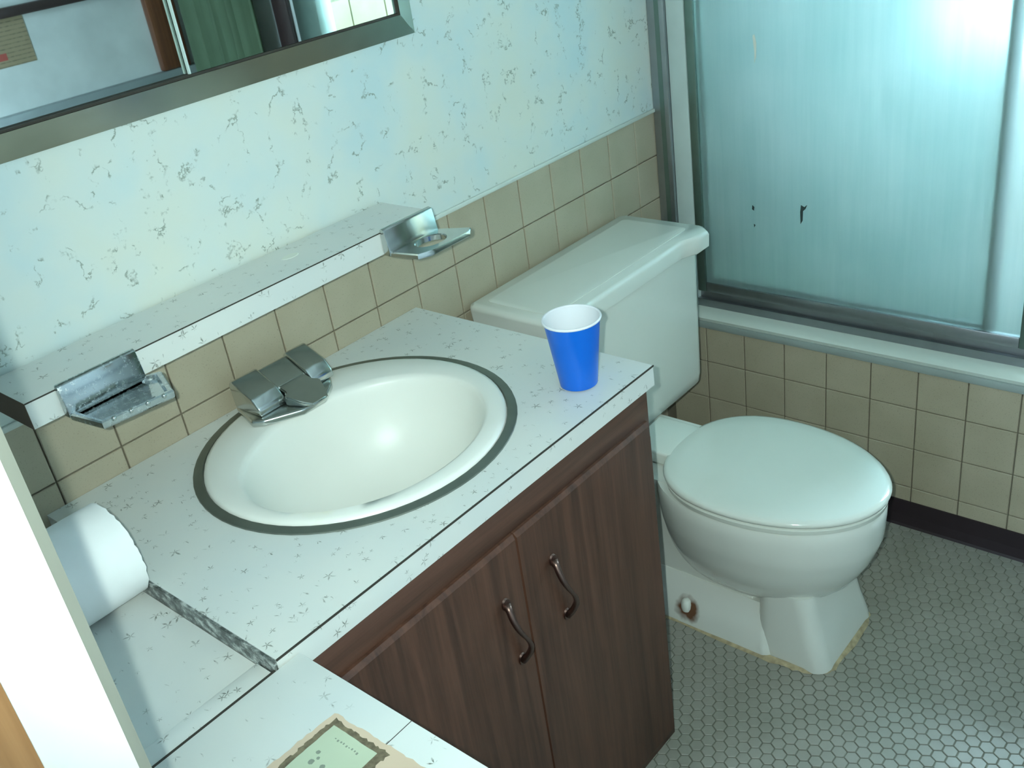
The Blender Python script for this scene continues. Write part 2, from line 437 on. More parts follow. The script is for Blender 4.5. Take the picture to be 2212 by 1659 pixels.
# floor with hexagonal mosaic
floor = struct(box('floor', (-1.4, YF, -0.12), (XT + 0.02, 0.0, -0.0022), MAT['floorgrout']), 'grey-white floor of small hexagonal mosaic tiles')
def hex_pts(r, z, cx=0.0, cy=0.0):
    return [(cx + r * math.cos(PI / 3 * i), cy + r * math.sin(PI / 3 * i), z) for i in range(6)]
HP = 0.0254; HR = (HP - 0.0022) / math.sqrt(3)
hbm = bmesh.new(); add_loft(hbm, [hex_pts(HR, -0.0030), hex_pts(HR, -0.0006), hex_pts(HR - 0.0009, 0.0)], cap0=False)
bmesh.ops.recalc_face_normals(hbm, faces=hbm.faces)
hme = bpy.data.meshes.new('hex_tile'); hbm.to_mesh(hme); hbm.free(); hme.materials.append(MAT['hexa'])
cells = []
cw = HP * math.sqrt(3) / 2
for i in range(int((XT - (-0.28)) / cw)):
    for j in range(int(1.85 / HP)):
        x = -0.27 + i * cw + 0.0127; y = -0.014 - j * HP - (HP / 2 if i % 2 else 0)
        if y < YF + 0.015 or x > XT - 0.012: continue
        cells.append((x, y))
def visible_floor(x, y):
    q = Vector((x, y, 0)) - CAMP
    d = q.dot(FWD); u = 1106 + 2171 * q.dot(RIGHT) / d; v = 829.5 + 2171 * q.dot(DOWN) / d
    if not (-10 < u < 2225 and -10 < v < 1672): return None
    if x < 0.70 and y > -0.57: return None
    if u < 1415: return None
    if 0.99 < x < 1.25 and y > -0.72: return None
    return d
vis = sorted(((visible_floor(x, y), x, y) for x, y in cells if visible_floor(x, y) is not None))
near = vis[:290]; nset = {(x, y) for _, x, y in near}
for _, x, y in near:
    o = bpy.data.objects.new('hex_tile', hme); COL.objects.link(o); o.parent = floor; o.location = (x, y, 0)
bm = bmesh.new()
for x, y in cells:
    if (x, y) in nset: continue
    add_loft(bm, [hex_pts(HR, -0.0030, x, y), hex_pts(HR, -0.0006, x, y), hex_pts(HR - 0.0009, 0.0, x, y)], cap0=False)
fld = from_bm('hex_tile_field', bm, MAT['hexa'], floor); fld['kind'] = 'stuff'

# back wall
wall_back = struct(box('wall_back', (-1.4, 0.005, -0.1), (2.42, 0.12, 2.42), MAT['grout']), 'back wall with marbled wallpaper over tan tile wainscot')
paper = box('wallpaper', (-0.29, 0.0, 0.9655), (1.602, 0.0055, 2.40), MAT['wallpaper'], wall_back)
tme = tile_mesh('tile', P - 0.0026, P - 0.0026, 0.006, 0.0012, MAT['tan'])
for r in range(-8, 1):
    for k in range(-3, 15):
        x0 = k * P; zc = ZH + P / 2 + r * P
        if r < -2 and x0 < 0.60: continue
        if zc - P / 2 < -0.01: continue
        if x0 + P > 1.61:
            continue
        o = bpy.data.objects.new('tile', tme); COL.objects.link(o); o.parent = wall_back
        o.location = (x0 + P / 2, 0, zc)
cut = tile_mesh('tile', 1.600 - 14 * P - P * 0 - 0.0026 if False else 0.0860, P - 0.0026, 0.006, 0.0012, MAT['tan'])
for r in range(-8, 1):
    zc = ZH + P / 2 + r * P
    if zc - P / 2 < -0.01: continue
    o = bpy.data.objects.new('tile', cut); COL.objects.link(o); o.parent = wall_back
    o.location = (14 * P + 0.0443, 0, zc)
cap = struct(box('trim_1', (-0.29, -0.006, 0.959), (1.600, 0.0, 0.968), MAT['bullnose'], None, 0.002), 'thin white cap strip on top of the tan tiles')

# tub front wall
wall_right = struct(box('wall_right', (XT + 0.004, -1.335, -0.05), (XT + 0.05, 0.004, 0.415), MAT['grout']), 'tan tiled front of the bathtub')
y0 = -0.24569; zA = -0.52603 + ZH
for r in range(-3, 1):
    zb = zA + r * P
    hgt = min(P, 0.424 - zb)
    if zb < 0.02: zb = 0.0; hgt = zA - 3 * P + P
    me_full = tile_mesh('tile', P - 0.0026, hgt - 0.0026, 0.006, 0.0012, MAT['tan'])
    for k in range(-2, 10):
        ya = y0 - k * P; yb = ya - P
        if ya > 0.001: ya = -0.001
        wd = ya - yb
        if yb < -1.335: continue
        me_ = me_full if abs(wd - P) < 1e-6 else tile_mesh('tile', wd - 0.0026, hgt - 0.0026, 0.006, 0.0012, MAT['tan'])
        o = bpy.data.objects.new('tile', me_); COL.objects.link(o); o.parent = wall_right
        o.rotation_euler = (0, 0, -PI / 2)
        o.location = (XT, (ya + yb) / 2, zb + hgt / 2)
bb = struct(prism('baseboard_right', [(XT - 0.004, 0.071), (XT - 0.004, 0.030), (XT - 0.007, 0.006), (XT - 0.010, 0.0), (XT - 0.0002, 0.0), (XT - 0.0002, 0.071)], 'Y', -1.335, -0.002, MAT['rubber']), 'black rubber cove baseboard under the tub tiles')
tcap = struct(box('trim_2', (XT - 0.006, -1.335, 0.4245), (XT + 0.03, -0.001, 0.4425), MAT['greytrim'], None, 0.003), 'grey metal edge strip under the tub rim')

# short wall beyond the tub, curtain hangs on it
struct(box('wall_right_end', (1.60, YF, -0.05), (2.42, -1.34, 2.42), MAT['whitepaint']), 'wall beside the tub recess')
tt = struct(box('trim_3', (1.583, -1.415, 0.0), (1.60, -1.342, 2.1), MAT['darkwood'], None, 0.003), 'dark wooden trim beside the shower frame')

# recess walls
win_y0, win_y1, win_z0, win_z1 = -1.29, -0.36, 0.90, 1.72
bm = bmesh.new()
add_box(bm, (XA, -1.34, -0.05), (XA + 0.1, 0.0, win_z0)); add_box(bm, (XA, -1.34, win_z1), (XA + 0.1, 0.0, 2.42))
add_box(bm, (XA, -1.34, win_z0), (XA + 0.1, win_y0, win_z1)); add_box(bm, (XA, win_y1, win_z0), (XA + 0.1, 0.0, win_z1))
wall_alc = struct(from_bm('wall_far', bm, MAT['lightgrout']), 'far wall of the tub recess with a window')
TS = 0.152
sm = tile_mesh('tile', TS - 0.003, TS - 0.003, 0.006, 0.0015, MAT['cream'])
for i in range(9):
    for j in range(13):
        y = -0.02 - TS / 2 - i * 0.1475; z = 0.40 + TS / 2 + j * TS
        if y - TS / 2 < -1.345 or z > 2.38: continue
        if win_y0 - 0.09 < y < win_y1 + 0.09 and win_z0 - 0.09 < z < win_z1 + 0.09: continue
        o = bpy.data.objects.new('tile', sm); COL.objects.link(o); o.parent = wall_alc
        o.rotation_euler = (0, 0, -PI / 2); o.location = (XA - 0.006, y, z)
wall_ae = struct(box('wall_shower_end', (1.66, -1.3395, 0.35), (XA, -1.330, 2.40), MAT['lightgrout']), 'tiled end wall inside the tub recess')
for i in range(4):
    for j in range(12):
        o = bpy.data.objects.new('tile', sm); COL.objects.link(o); o.parent = wall_ae
        o.rotation_euler = (0, 0, PI); o.location = (1.668 + TS / 2 + i * TS, -1.3245, 0.52 + j * TS)
win = struct(box('window_1', (XA + 0.03, win_y0 - 0.0, win_z0), (XA + 0.08, win_y1, win_z0 + 0.04), MAT['whitepaint']), 'window over the tub')
for lo, hi in (((XA + 0.03, win_y0, win_z1 - 0.04), (XA + 0.08, win_y1, win_z1)), ((XA + 0.03, win_y0, win_z0 + 0.04), (XA + 0.08, win_y0 + 0.04, win_z1 - 0.04)),
               ((XA + 0.03, win_y1 - 0.04, win_z0 + 0.04), (XA + 0.08, win_y1, win_z1 - 0.04)), ((XA + 0.035, win_y0 + 0.04, 1.325), (XA + 0.075, win_y1 - 0.04, 1.36))):
    box('window_frame', lo, hi, MAT['whitepaint'], win)
box('window_pane', (XA + 0.053, win_y0 + 0.04, win_z0 + 0.04), (XA + 0.057, win_y1 - 0.04, 1.325), MAT['wglass'], win)
box('window_pane', (XA + 0.053, win_y0 + 0.04, 1.36), (XA + 0.057, win_y1 - 0.04, win_z1 - 0.04), MAT['wglass'], win)

# opposite wall (seen in the mirror)
wall_front = struct(box('wall_front', (-1.4, YF - 0.1, -0.1), (2.42, YF, 2.42), MAT['whitepaint']), 'white wall opposite the mirror')
struct(box('trim_4', (-0.2, YF, 0.99), (1.598, YF + 0.035, 1.055), MAT['greypaint'], None, 0.004), 'grey ledge along the wall opposite the mirror')
struct(box('trim_5', (1.405, YF, 1.056), (1.50, YF + 0.03, 2.1), MAT['brownwood'], None, 0.004), 'brown wooden upright trim standing on the grey ledge')
struct(box('ceiling', (-1.4, YF - 0.1, 2.40), (2.42, 0.12, 2.50), MAT['ceiling']), 'plain ceiling')
bm = bmesh.new()
add_box(bm, (-1.5, YF - 0.1, -0.1), (-1.4, 0.12, 1.00)); add_box(bm, (-1.5, YF - 0.1, 1.88), (-1.4, 0.12, 2.42))
add_box(bm, (-1.5, YF - 0.1, 1.00), (-1.4, -1.02, 2.06)); add_box(bm, (-1.5, -0.12, 1.00), (-1.4, 0.12, 2.06))
struct(from_bm('wall_hall', bm, MAT['brownwood']), 'hall wall behind the doorway')
win2 = struct(box('added_window_2', (-1.47, -1.02, 1.00), (-1.42, -0.12, 1.03), MAT['whitepaint']), 'added hall window behind the camera, brightening the wall opposite the mirror')  # made-up window, gives daylight to the wall opposite the mirror
for lo, hi in (((-1.47, -1.02, 2.03), (-1.42, -0.12, 2.06)), ((-1.47, -1.02, 1.03), (-1.42, -0.99, 2.03)), ((-1.47, -0.15, 1.03), (-1.42, -0.12, 2.03))):
    box('window_frame', lo, hi, MAT['whitepaint'], win2)
box('window_pane', (-1.447, -0.99, 1.03), (-1.443, -0.15, 2.03), MAT['wglass'], win2)
# left wall with the doorway the photo is taken through
bm = bmesh.new()
add_box(bm, (-0.392, -0.8595, 0.0), (-0.292, 0.0, 2.40)); add_box(bm, (-0.392, -1.849, 0.0), (-0.292, -1.72, 2.40)); add_box(bm, (-0.392, -1.72, 2.06), (-0.292, -0.8595, 2.40))
struct(from_bm('wall_left', bm, MAT['whitepaint']), 'left wall with the doorway')
door = struct(prism('door_1', [(-0.344, -0.8600), (-0.344, -0.880), (-0.2985, -0.880), (-0.2985, -0.8600)], 'Z', 0.0, 2.05, MAT['jambpaint']), 'white painted door jamb in the left foreground')
prism('stop_edge', [(-0.2984, -0.8600), (-0.2984, -0.8798), (-0.2862, -0.8600)], 'Z', 0.0, 2.05, MAT['edgeshade'], door)
prism('casing', [(-0.430, -0.8600), (-0.430, -0.886), (-0.3442, -0.884), (-0.3442, -0.8600)], 'Z', 0.0, 2.05, MAT['pine'], door)

# ================================================================== LARGE FITTINGS
# bathtub
tub = thing('bathtub', 'white bathtub rim running above the tan tiles on the right', 'bathtub', (1.93, -0.67, 0.0))
rim = loft('rim', [rrect(XT - 0.001, 2.297, -1.323, -0.003, 0.02, 0.443), rrect(XT - 0.004, 2.298, -1.324, -0.003, 0.02, 0.452), rrect(XT + 0.008, 2.295, -1.320, -0.004, 0.02, 0.462),
     rrect(1.655, 2.25, -1.25, -0.07, 0.10, 0.462), rrect(1.675, 2.23, -1.22, -0.10, 0.12, 0.445), rrect(1.72, 2.18, -1.10, -0.18, 0.15, 0.12), rrect(1.78, 2.12, -1.0, -0.28, 0.14, 0.08)], MAT['tubwhite'], tub, cap0=False)
box('tub_shell', (XT + 0.055, -1.32, 0.0), (2.29, -0.01, 0.07), MAT['tubwhite'], tub)

# shower enclosure frame
XS = 1.605
sf = thing('shower_frame', 'aluminium shower frame fixed to the back wall and the tub rim', 'shower frame', (XS, -0.6, 0.462))
box('wall_jamb', (XS - 0.012, -0.047, 0.463), (XS + 0.052, -0.0005, 1.98), MAT['aluminium'], sf, 0.004)
box('jamb_groove', (XS - 0.0125, -0.034, 0.52), (XS - 0.0105, -0.022, 1.97), MAT['aludark'], sf)
box('bright_face', (XS - 0.004, -0.0945, 0.463), (XS + 0.052, -0.0475, 1.98), MAT['alubright'], sf, 0.002)
box('wall_jamb', (XS - 0.012, -1.322, 0.463), (XS + 0.052, -1.215, 1.98), MAT['aludark'], sf, 0.004)
prism('bottom_track', [(XS - 0.005, 0.4625), (XS - 0.005, 0.482), (XS + 0.002, 0.484), (XS + 0.004, 0.478), (XS + 0.008, 0.478), (XS + 0.010, 0.500), (XS + 0.026, 0.500), (XS + 0.028, 0.474), (XS + 0.044, 0.474), (XS + 0.046, 0.496), (XS + 0.052, 0.496), (XS + 0.052, 0.4625)],
      'Y', -1.2145, -0.095, MAT['aluminium'], sf)
box('header', (XS - 0.012, -1.322, 1.981), (XS + 0.052, -0.0005, 2.03), MAT['aluminium'], sf, 0.004)
def sliding_panel(ya, yb, xa, xb, label, sa, sb, sm_='aludark'):
    d = thing('shower_door', label, 'shower door', ((xa + xb) / 2, (ya + yb) / 2, 0.501), 'sliding frosted shower panels')
    xm = (xa + xb) / 2
    g = box('glass_pane', (xm - 0.003, yb + sb * 0.6, 0.520), (xm + 0.003, ya - sa * 0.6, 1.955), MAT['frosted'], d)
    box('stile', (xa, ya - sa, 0.503), (xb, ya, 1.975), MAT['aludark'], d, 0.003)
    box('stile', (xa, yb, 0.503), (xb, yb + sb, 1.975), MAT[sm_], d, 0.003)
    box('bottom_rail', (xa + 0.001, yb + sb, 0.503), (xb - 0.001, ya - sa, 0.528), MAT['aluminium'], d, 0.002)
    box('top_rail', (xa + 0.001, yb + sb, 1.95), (xb - 0.001, ya - sa, 1.975), MAT['aluminium'], d, 0.002)
    return d, xm
d1, xm1 = sliding_panel(-0.0955, -0.885, XS - 0.004, XS + 0.014, 'front frosted shower panel with small dark scuffs, nearer the toilet', 0.023, 0.020)
d2, xm2 = sliding_panel(-0.10, -0.805, XS + 0.029, XS + 0.043, 'rear frosted shower panel whose edge shows as a dark bar through the front one', 0.018, 0.026, 'stiledark')
def blob(name, pts, x, mat, parent):
    bm = bmesh.new(); a = [bm.verts.new((x, y, z)) for y, z in pts]; bm.faces.new(a)
    r = bmesh.ops.extrude_face_region(bm, geom=bm.faces[:])
    for v in [e for e in r['geom'] if isinstance(e, bmesh.types.BMVert)]: v.co.x -= 0.0006
    return from_bm(name, bm, mat, parent)
blob('scuff_mark', [(-0.375, 0.762), (-0.383, 0.758), (-0.390, 0.764), (-0.386, 0.754), (-0.380, 0.748), (-0.379, 0.725), (-0.374, 0.716), (-0.373, 0.745)], xm1 - 0.0031, MAT['scuff'], d1)
blob('scuff_mark', [(-0.252, 0.748), (-0.257, 0.744), (-0.256, 0.735), (-0.251, 0.738)], xm1 - 0.0031, MAT['scuff'], d1)
blob('scuff_mark', [(-0.255, 0.702), (-0.259, 0.699), (-0.256, 0.693)], xm1 - 0.0031, MAT['scuff'], d1)
blob('white_drip', [(-0.262, 1.135), (-0.267, 1.138), (-0.271, 1.120), (-0.270, 1.09), (-0.265, 1.075), (-0.266, 1.10)], xm1 - 0.0031, MAT['limescale'], d1)

# vanity cabinet (panels, face frame, doors)
ZC = 0.813
van = thing('vanity_cabinet', 'dark walnut vanity cabinet with two doors under the sink counter', 'cabinet', (0.22, -0.27, 0.0))
XL, XR = -0.285, 0.716
box('side_panel', (XR - 0.016, -0.528, 0.0), (XR, -0.010, 0.775), MAT['walnut'], van)
box('side_panel', (XL, -0.528, 0.0), (XL + 0.016, -0.010, 0.775), MAT['walnut'], van)
box('bottom_panel', (XL + 0.016, -0.528, 0.08), (XR - 0.016, -0.010, 0.095), MAT['walnut'], van)
box('back_rail', (XL + 0.016, -0.028, 0.68), (XR - 0.016, -0.010, 0.775), MAT['walnut'], van)
box('left_deck', (XL + 0.016, -0.528, 0.755), (-0.05, -0.030, 0.775), MAT['walnut'], van)
box('face_rail', (XL, -0.546, 0.690), (XR, -0.5282, 0.775), MAT['walnut_x'], van, 0.001)
box('face_rail', (XL, -0.546, 0.0), (XR, -0.5282, 0.05), MAT['walnut_x'], van, 0.001)
box('face_stile', (XR - 0.05, -0.546, 0.05), (XR, -0.5282, 0.690), MAT['walnut'], van)
box('face_stile', (0.340, -0.546, 0.05), (0.385, -0.5282, 0.690), MAT['walnut'], van)
box('face_stile', (XL, -0.546, 0.05), (0.03, -0.5282, 0.690), MAT['walnut'], van)
def cab_door(x0, x1, ha):
    bm = bmesh.new()
    z0, z1 = 0.030, 0.728
    yb, yf = -0.5464, -0.556
    def q(x0, x1, z0, z1, y): return [(x0, y, z0), (x1, y, z0), (x1, y, z1), (x0, y, z1)]
    add_loft(bm, [q(x0, x1, z0, z1, yb), q(x0, x1, z0, z1, yb - 0.005), q(x0 + 0.0015, x1 - 0.0015, z0 + 0.004, z1 - 0.007, yf)])
    d = from_bm('door', bm, MAT['walnut'], van)
    # curved pull
    hx, hz = ha
    n = 17; pts = []; rad = []
    for i in range(n):
        s = i / (n - 1)
        z = hz + 0.058 - 0.116 * s
        x = hx + 0.012 * math.sin((s - 0.5) * 2 * PI * 0.80) * 1.0
        y = yf - 0.002 - 0.022 * math.sin(PI * s) ** 0.7
        pts.append((x, y, z)); rad.append(0.0030 + 0.0022 * abs(math.cos(PI * s)) + (0.002 if s in (0, 1) else 0))
    h = tube('handle', pts, rad, MAT['bronze'], d, 10)
    for s in (0, n - 1):
        x, y, z = pts[s]
        loft('rosette', [[(x + 0.008 * math.cos(a * PI / 6), yf - 0.0002 - dy, z + 0.011 * sc * math.sin(a * PI / 6)) for a in range(12)] for dy, sc in ((0, 1.0), (0.003, 0.85))], MAT['bronze'], d)
    return d
cab_door(0.3632, 0.703, (0.437, 0.578))
cab_door(0.022, 0.3618, (0.327, 0.575))

# main counter with sink cut-out
SX, SY = 0.354, -0.258
ctr = thing('countertop', 'white star-flecked laminate counter with sink and a blue cup on it', 'countertop', (0.35, -0.27, 0.775))
def counter_slab():
    bm = bmesh.new(); n = 96
    X0, X1, Y0, Y1 = -0.031, 0.738, -0.547, -0.001
    inner = [(SX + 0.236 * math.cos(2 * PI * i / n), SY + 0.228 * math.sin(2 * PI * i / n)) for i in range(n)]
    outer = []
    for x, y in inner:
        dx, dy = x - SX, y - SY
        t = min(((X1 - SX) / dx if dx > 1e-9 else (X0 - SX) / dx if dx < -1e-9 else 1e9), ((Y1 - SY) / dy if dy > 1e-9 else (Y0 - SY) / dy if dy < -1e-9 else 1e9))
        outer.append((SX + dx * t, SY + dy * t))
    corners = [(X1, Y1), (X0, Y1), (X0, Y0), (X1, Y0)]
    for c in corners:
        k = min(range(n), key=lambda i: (outer[i][0] - c[0]) ** 2 + (outer[i][1] - c[1]) ** 2); outer[k] = c
    zt, zb = ZC, 0.7765
    ti = [bm.verts.new((x, y, zt)) for x, y in inner]; to = [bm.verts.new((x, y, zt)) for x, y in outer]
    bi = [bm.verts.new((x, y, zb)) for x, y in inner]; bo = [bm.verts.new((x, y, zb)) for x, y in outer]
    for i in range(n):
        j = (i + 1) % n
        bm.faces.new((ti[i], ti[j], to[j], to[i])); bm.faces.new((bi[j], bi[i], bo[i], bo[j]))
        bm.faces.new((to[i], to[j], bo[j], bo[i])); bm.faces.new((ti[j], ti[i], bi[i], bi[j]))
    return bm
from_bm('slab', counter_slab(), MAT['star'], ctr)
box('edge_seam', (-0.031, -0.5482, ZC - 0.0022), (0.7386, -0.5465, ZC + 0.0002), MAT['seam'], ctr)
box('raw_edge', (-0.0345, -0.546, 0.7872), (-0.0310, -0.03, ZC - 0.0012), MAT['raw'], ctr)

# lower counter section on the left
low = thing('countertop', 'lower star-flecked laminate counter section under the toilet paper roll', 'countertop', (-0.16, -0.27, 0.775))
box('slab', (-0.286, -0.509, 0.7755), (-0.0350, -0.002, 0.7865), MAT['star'], low)
box('front_lip', (-0.286, -0.5440, 0.7765), (-0.0360, -0.5095, 0.7945), MAT['star'], low, 0.003)

# return board in the foreground
ret = thing('side_counter', 'star-flecked laminate side counter in the foreground carrying a stained label', 'counter', (-0.14, -0.71, 0.0))
box('slab', (-0.284, -0.868, 0.782), (-0.0025, -0.5505, 0.803), MAT['star'], ret, 0.001)
box('joint', (-0.045, -0.7358, 0.8031), (-0.0026, -0.7350, 0.8034), MAT['seam'], ret)
box('gap_shade', (-0.284, -0.5504, 0.785), (-0.0362, -0.5457, 0.8015), MAT['seam'], ret)  # solid dark strip standing in for the shade inside the gap
box('panel', (-0.282, -0.858, 0.0), (-0.05, -0.842, 0.7815), MAT['walnut'], ret)
box('panel', (-0.284, -0.590, 0.0), (-0.05, -0.572, 0.7815), MAT['walnut'], ret)
box('panel', (-0.068, -0.842, 0.05), (-0.05, -0.590, 0.7815), MAT['walnut'], ret)

# stained label on the side counter
lab = thing('label', 'worn pale green label with brown stained edges stuck to the side counter', 'label', (-0.09, -0.73, 0.803))
def ragged(pts, z0, z1, amp, name, mat, step=0.006):
    q = []
    for (x0, y0_), (x1, y1) in zip(pts, pts[1:] + pts[:1]):
        L_ = math.hypot(x1 - x0, y1 - y0_); n = max(1, int(L_ / step))
        for i in range(n):
            s = i / n
            q.append((x0 + (x1 - x0) * s + random.uniform(-amp, amp), y0_ + (y1 - y0_) * s + random.uniform(-amp, amp)))
    bm = bmesh.new(); add_loft(bm, [[(x, y, z0) for x, y in q], [(x, y, z1) for x, y in q]])
    return from_bm(name, bm, mat, lab)
ragged([(-0.041, -0.657), (-0.155, -0.652), (-0.160, -0.82), (-0.037, -0.82)], 0.8035, 0.8038, 0.0012, 'torn_backing', MAT['beige'])
ragged([(-0.046, -0.664), (-0.150, -0.662), (-0.152, -0.748), (-0.046, -0.748)], 0.8038, 0.8040, 0.0018, 'brown_residue', MAT['scorch'], 0.004)
ragged([(-0.053, -0.670), (-0.150, -0.670), (-0.150, -0.737), (-0.053, -0.737)], 0.8040, 0.8043, 0.0004, 'paper_face', MAT['palegreen'])
bm = bmesh.new()
for i in range(9):
    y = -0.686 - i * 0.0042 + random.uniform(-.0006, .0006); x = -0.063 + random.uniform(-.0008, .0008)
    add_box(bm, (x - random.uniform(.001, .0028), y - random.uniform(.0008, .0014), 0.8043), (x, y + 0.0008, 0.80445))
for x, y, r in ((-0.086, -0.684, .003), (-0.091, -0.690, .0022), (-0.098, -0.687, .004), (-0.096, -0.702, .0035), (-0.107, -0.709, .006)):
    add_loft(bm, [[(x + r * (0.7 + .3 * random.random()) * math.cos(a), y + r * (0.7 + .3 * random.random()) * math.sin(a), z) for a in [2 * PI * k / 9 for k in range(9)]] for z in (0.8043, 0.80445)])
from_bm('faded_print', bm, MAT['ink'], lab)

# splash ledge on the wall
led = thing('wall_ledge', 'white star-flecked laminate shelf ledge along the wall above the counter', 'shelf', (0.33, -0.063, 1.001))
box('board', (-0.0392, -0.126, 1.001), (0.702, -0.0068, 1.039), MAT['star'], led)
box('edge_seam', (-0.0392, -0.1266, 1.0374), (0.702, -0.1259, 1.0393), MAT['seam'], led)
box('raw_end', (-0.0400, -0.1262, 1.0008), (-0.0392, -0.0068, 1.0388), MAT['rawend'], led)
bm = bmesh.new(); add_loft(bm, [[(0.452 + r * .016 * math.cos(2 * PI * k / 20), -0.055 + r * .010 * math.sin(2 * PI * k / 20), z) for k in range(20)] for r, z in ((1, 1.039), (0.9, 1.0396))])
from_bm('soap_spot', bm, MAT['limescale'], led)

# mirror
mir = thing('mirror', 'large wall mirror with sloping bronze-coloured frame on the wallpaper above the ledge', 'mirror', (0.35, -0.02, 1.302))
MX0, MX1, MZ0, MZ1 = -0.27, 0.858, 1.302, 2.05; FW = 0.040
def frame_side(a, b, c, d, name='frame_side'):
    """a-b outer edge, d-c inner edge in XZ"""
    yo, yi = -0.006, -0.020
    bm = bmesh.new()
    top = [(a[0], yo, a[1]), (b[0], yo, b[1]), (c[0], yi, c[1]), (d[0], yi, d[1])]
    add_loft(bm, [[(x, -0.0002, z) for x, y, z in top], top])
    return from_bm(name, bm, MAT['frame'], mir)
o_ = [(MX0, MZ0), (MX1, MZ0), (MX1, MZ1), (MX0, MZ1)]; i_ = [(MX0 + FW, MZ0 + FW - .002), (MX1 - FW, MZ0 + FW - .002), (MX1 - FW, MZ1 - FW), (MX0 + FW, MZ1 - FW)]
for k in range(4): frame_side(o_[k], o_[(k + 1) % 4], i_[(k + 1) % 4], i_[k])
box('backing', (MX0 + FW, -0.004, MZ0 + FW - .002), (MX1 - FW, -0.0005, MZ1 - FW), MAT['seam'], mir)
bm = bmesh.new()
for lo, hi in (((MX0 + FW, -0.0175, MZ0 + FW - 0.0018), (MX1 - FW, -0.0045, MZ0 + FW + 0.0015)), ((MX1 - FW - 0.003, -0.0175, MZ0 + FW + .0016), (MX1 - FW, -0.0045, MZ1 - FW))):
    add_box(bm, lo, hi)
from_bm('gasket', bm, MAT['seam'], mir)
SPL = 0.392
box('mirror_pane', (MX0 + FW, -0.0072, MZ0 + FW + .002), (SPL + 0.05, -0.0045, MZ1 - FW), MAT['mirror'], mir)
box('mirror_pane', (SPL, -0.0150, MZ0 + FW + .002), (MX1 - FW - .0035, -0.0105, MZ1 - FW), MAT['mirror'], mir)
box('glass_edge', (SPL - 0.003, -0.0155, MZ0 + FW + .002), (SPL - 0.0002, -0.0105, MZ1 - FW), MAT['glassedge'], mir)

# ================================================================== SINK AND FAUCET
sink = thing('sink', 'oval white sink basin set in the counter with a dark steel ring', 'sink', (SX, SY, ZC))
loft('steel_ring', [ell(SX, SY, 0.2550, 0.2445, ZC + 0.0002), ell(SX, SY, 0.2545, 0.2440, ZC + 0.0022), ell(SX, SY, 0.2490, 0.2385, ZC + 0.0042), ell(SX, SY, 0.2405, 0.2300, ZC + 0.0042), ell(SX, SY, 0.2390, 0.2285, ZC + 0.0005)], MAT['ringmetal'], sink, False, False)
BX, BY = 0.346, -0.289
rings = [ell(SX, SY, 0.2388, 0.2283, ZC + 0.001), ell(SX, SY, 0.2370, 0.2265, ZC + 0.0060), ell(SX, SY, 0.2300, 0.2195, ZC + 0.0090), ell(0.352, -0.268, 0.214, 0.190, ZC + 0.0092),
         ell(0.348, -0.284, 0.2045, 0.1715, ZC + 0.0085)]
for ax, ay, z in ((0.200, 0.166, 0.006), (0.197, 0.163, 0.0), (0.194, 0.160, -0.010), (0.187, 0.154, -0.035), (0.174, 0.143, -0.070), (0.152, 0.124, -0.105), (0.118, 0.096, -0.132), (0.072, 0.060, -0.147), (0.024, 0.024, -0.152)):
    rings.append(ell(BX, BY, ax, ay, ZC + z))
loft('basin', rings, MAT['sinkchina'], sink, False, False, angle=80)
loft('drain', [ell(BX, BY, 0.026, 0.026, ZC - 0.1518, 32), ell(BX, BY, 0.022, 0.022, ZC - 0.150, 32), ell(BX, BY, 0.017, 0.017, ZC - 0.154, 32)], MAT['drain'], sink, False, True)

fz = ZC + 0.0095
fa = thing('faucet', 'chrome two-handle faucet with blocky levers at the back of the sink', 'faucet', (0.352, -0.075, fz))
prism('base_plate', [(0.273, -0.100), (0.292, -0.034), (0.300, -0.028), (0.428, -0.028), (0.436, -0.034), (0.440, -0.100), (0.424, -0.122), (0.388, -0.148), (0.342, -0.148), (0.286, -0.116)], 'Z', fz, fz + 0.012, MAT['chrome'], fa, 0.004, 3)
prism('body', [(-0.040, fz + .0125), (-0.040, fz + 0.054), (-0.046, fz + 0.058), (-0.090, fz + 0.036), (-0.098, fz + 0.0125)], 'X', 0.3425, 0.3985, MAT['chrome'], fa, 0.002)
def lever(x0, x1):
    prism('handle', [(-0.038, fz + .0125), (-0.036, fz + 0.056), (-0.044, fz + 0.063), (-0.092, fz + 0.042), (-0.106, fz + 0.026), (-0.108, fz + 0.0125)], 'X', x0, x1, MAT['chrome'], fa, 0.004, 3)
lever(0.2885, 0.3415); lever(0.3995, 0.4435)
bm = bmesh.new()
def sring(y, xa, xb, za, zb): return [(xa, y, za), (xb, y, za), (xb, y, zb), (xa, y, zb)]
add_loft(bm, [sring(-0.080, 0.343, 0.398, fz + .0125, fz + .038), sring(-0.1085, 0.343, 0.398, fz + .0125, fz + .032), sring(-0.114, 0.334, 0.408, fz + .0125, fz + .029), sring(-0.142, 0.345, 0.396, fz + .0125, fz + .021), sring(-0.158, 0.356, 0.386, fz + .0125, fz + .0165)])
bmesh.ops.bevel(bm, geom=bm.edges[:], offset=0.0022, segments=2, affect='EDGES')
from_bm('spout', bm, MAT['chrome'], fa, True, math.radians(40))

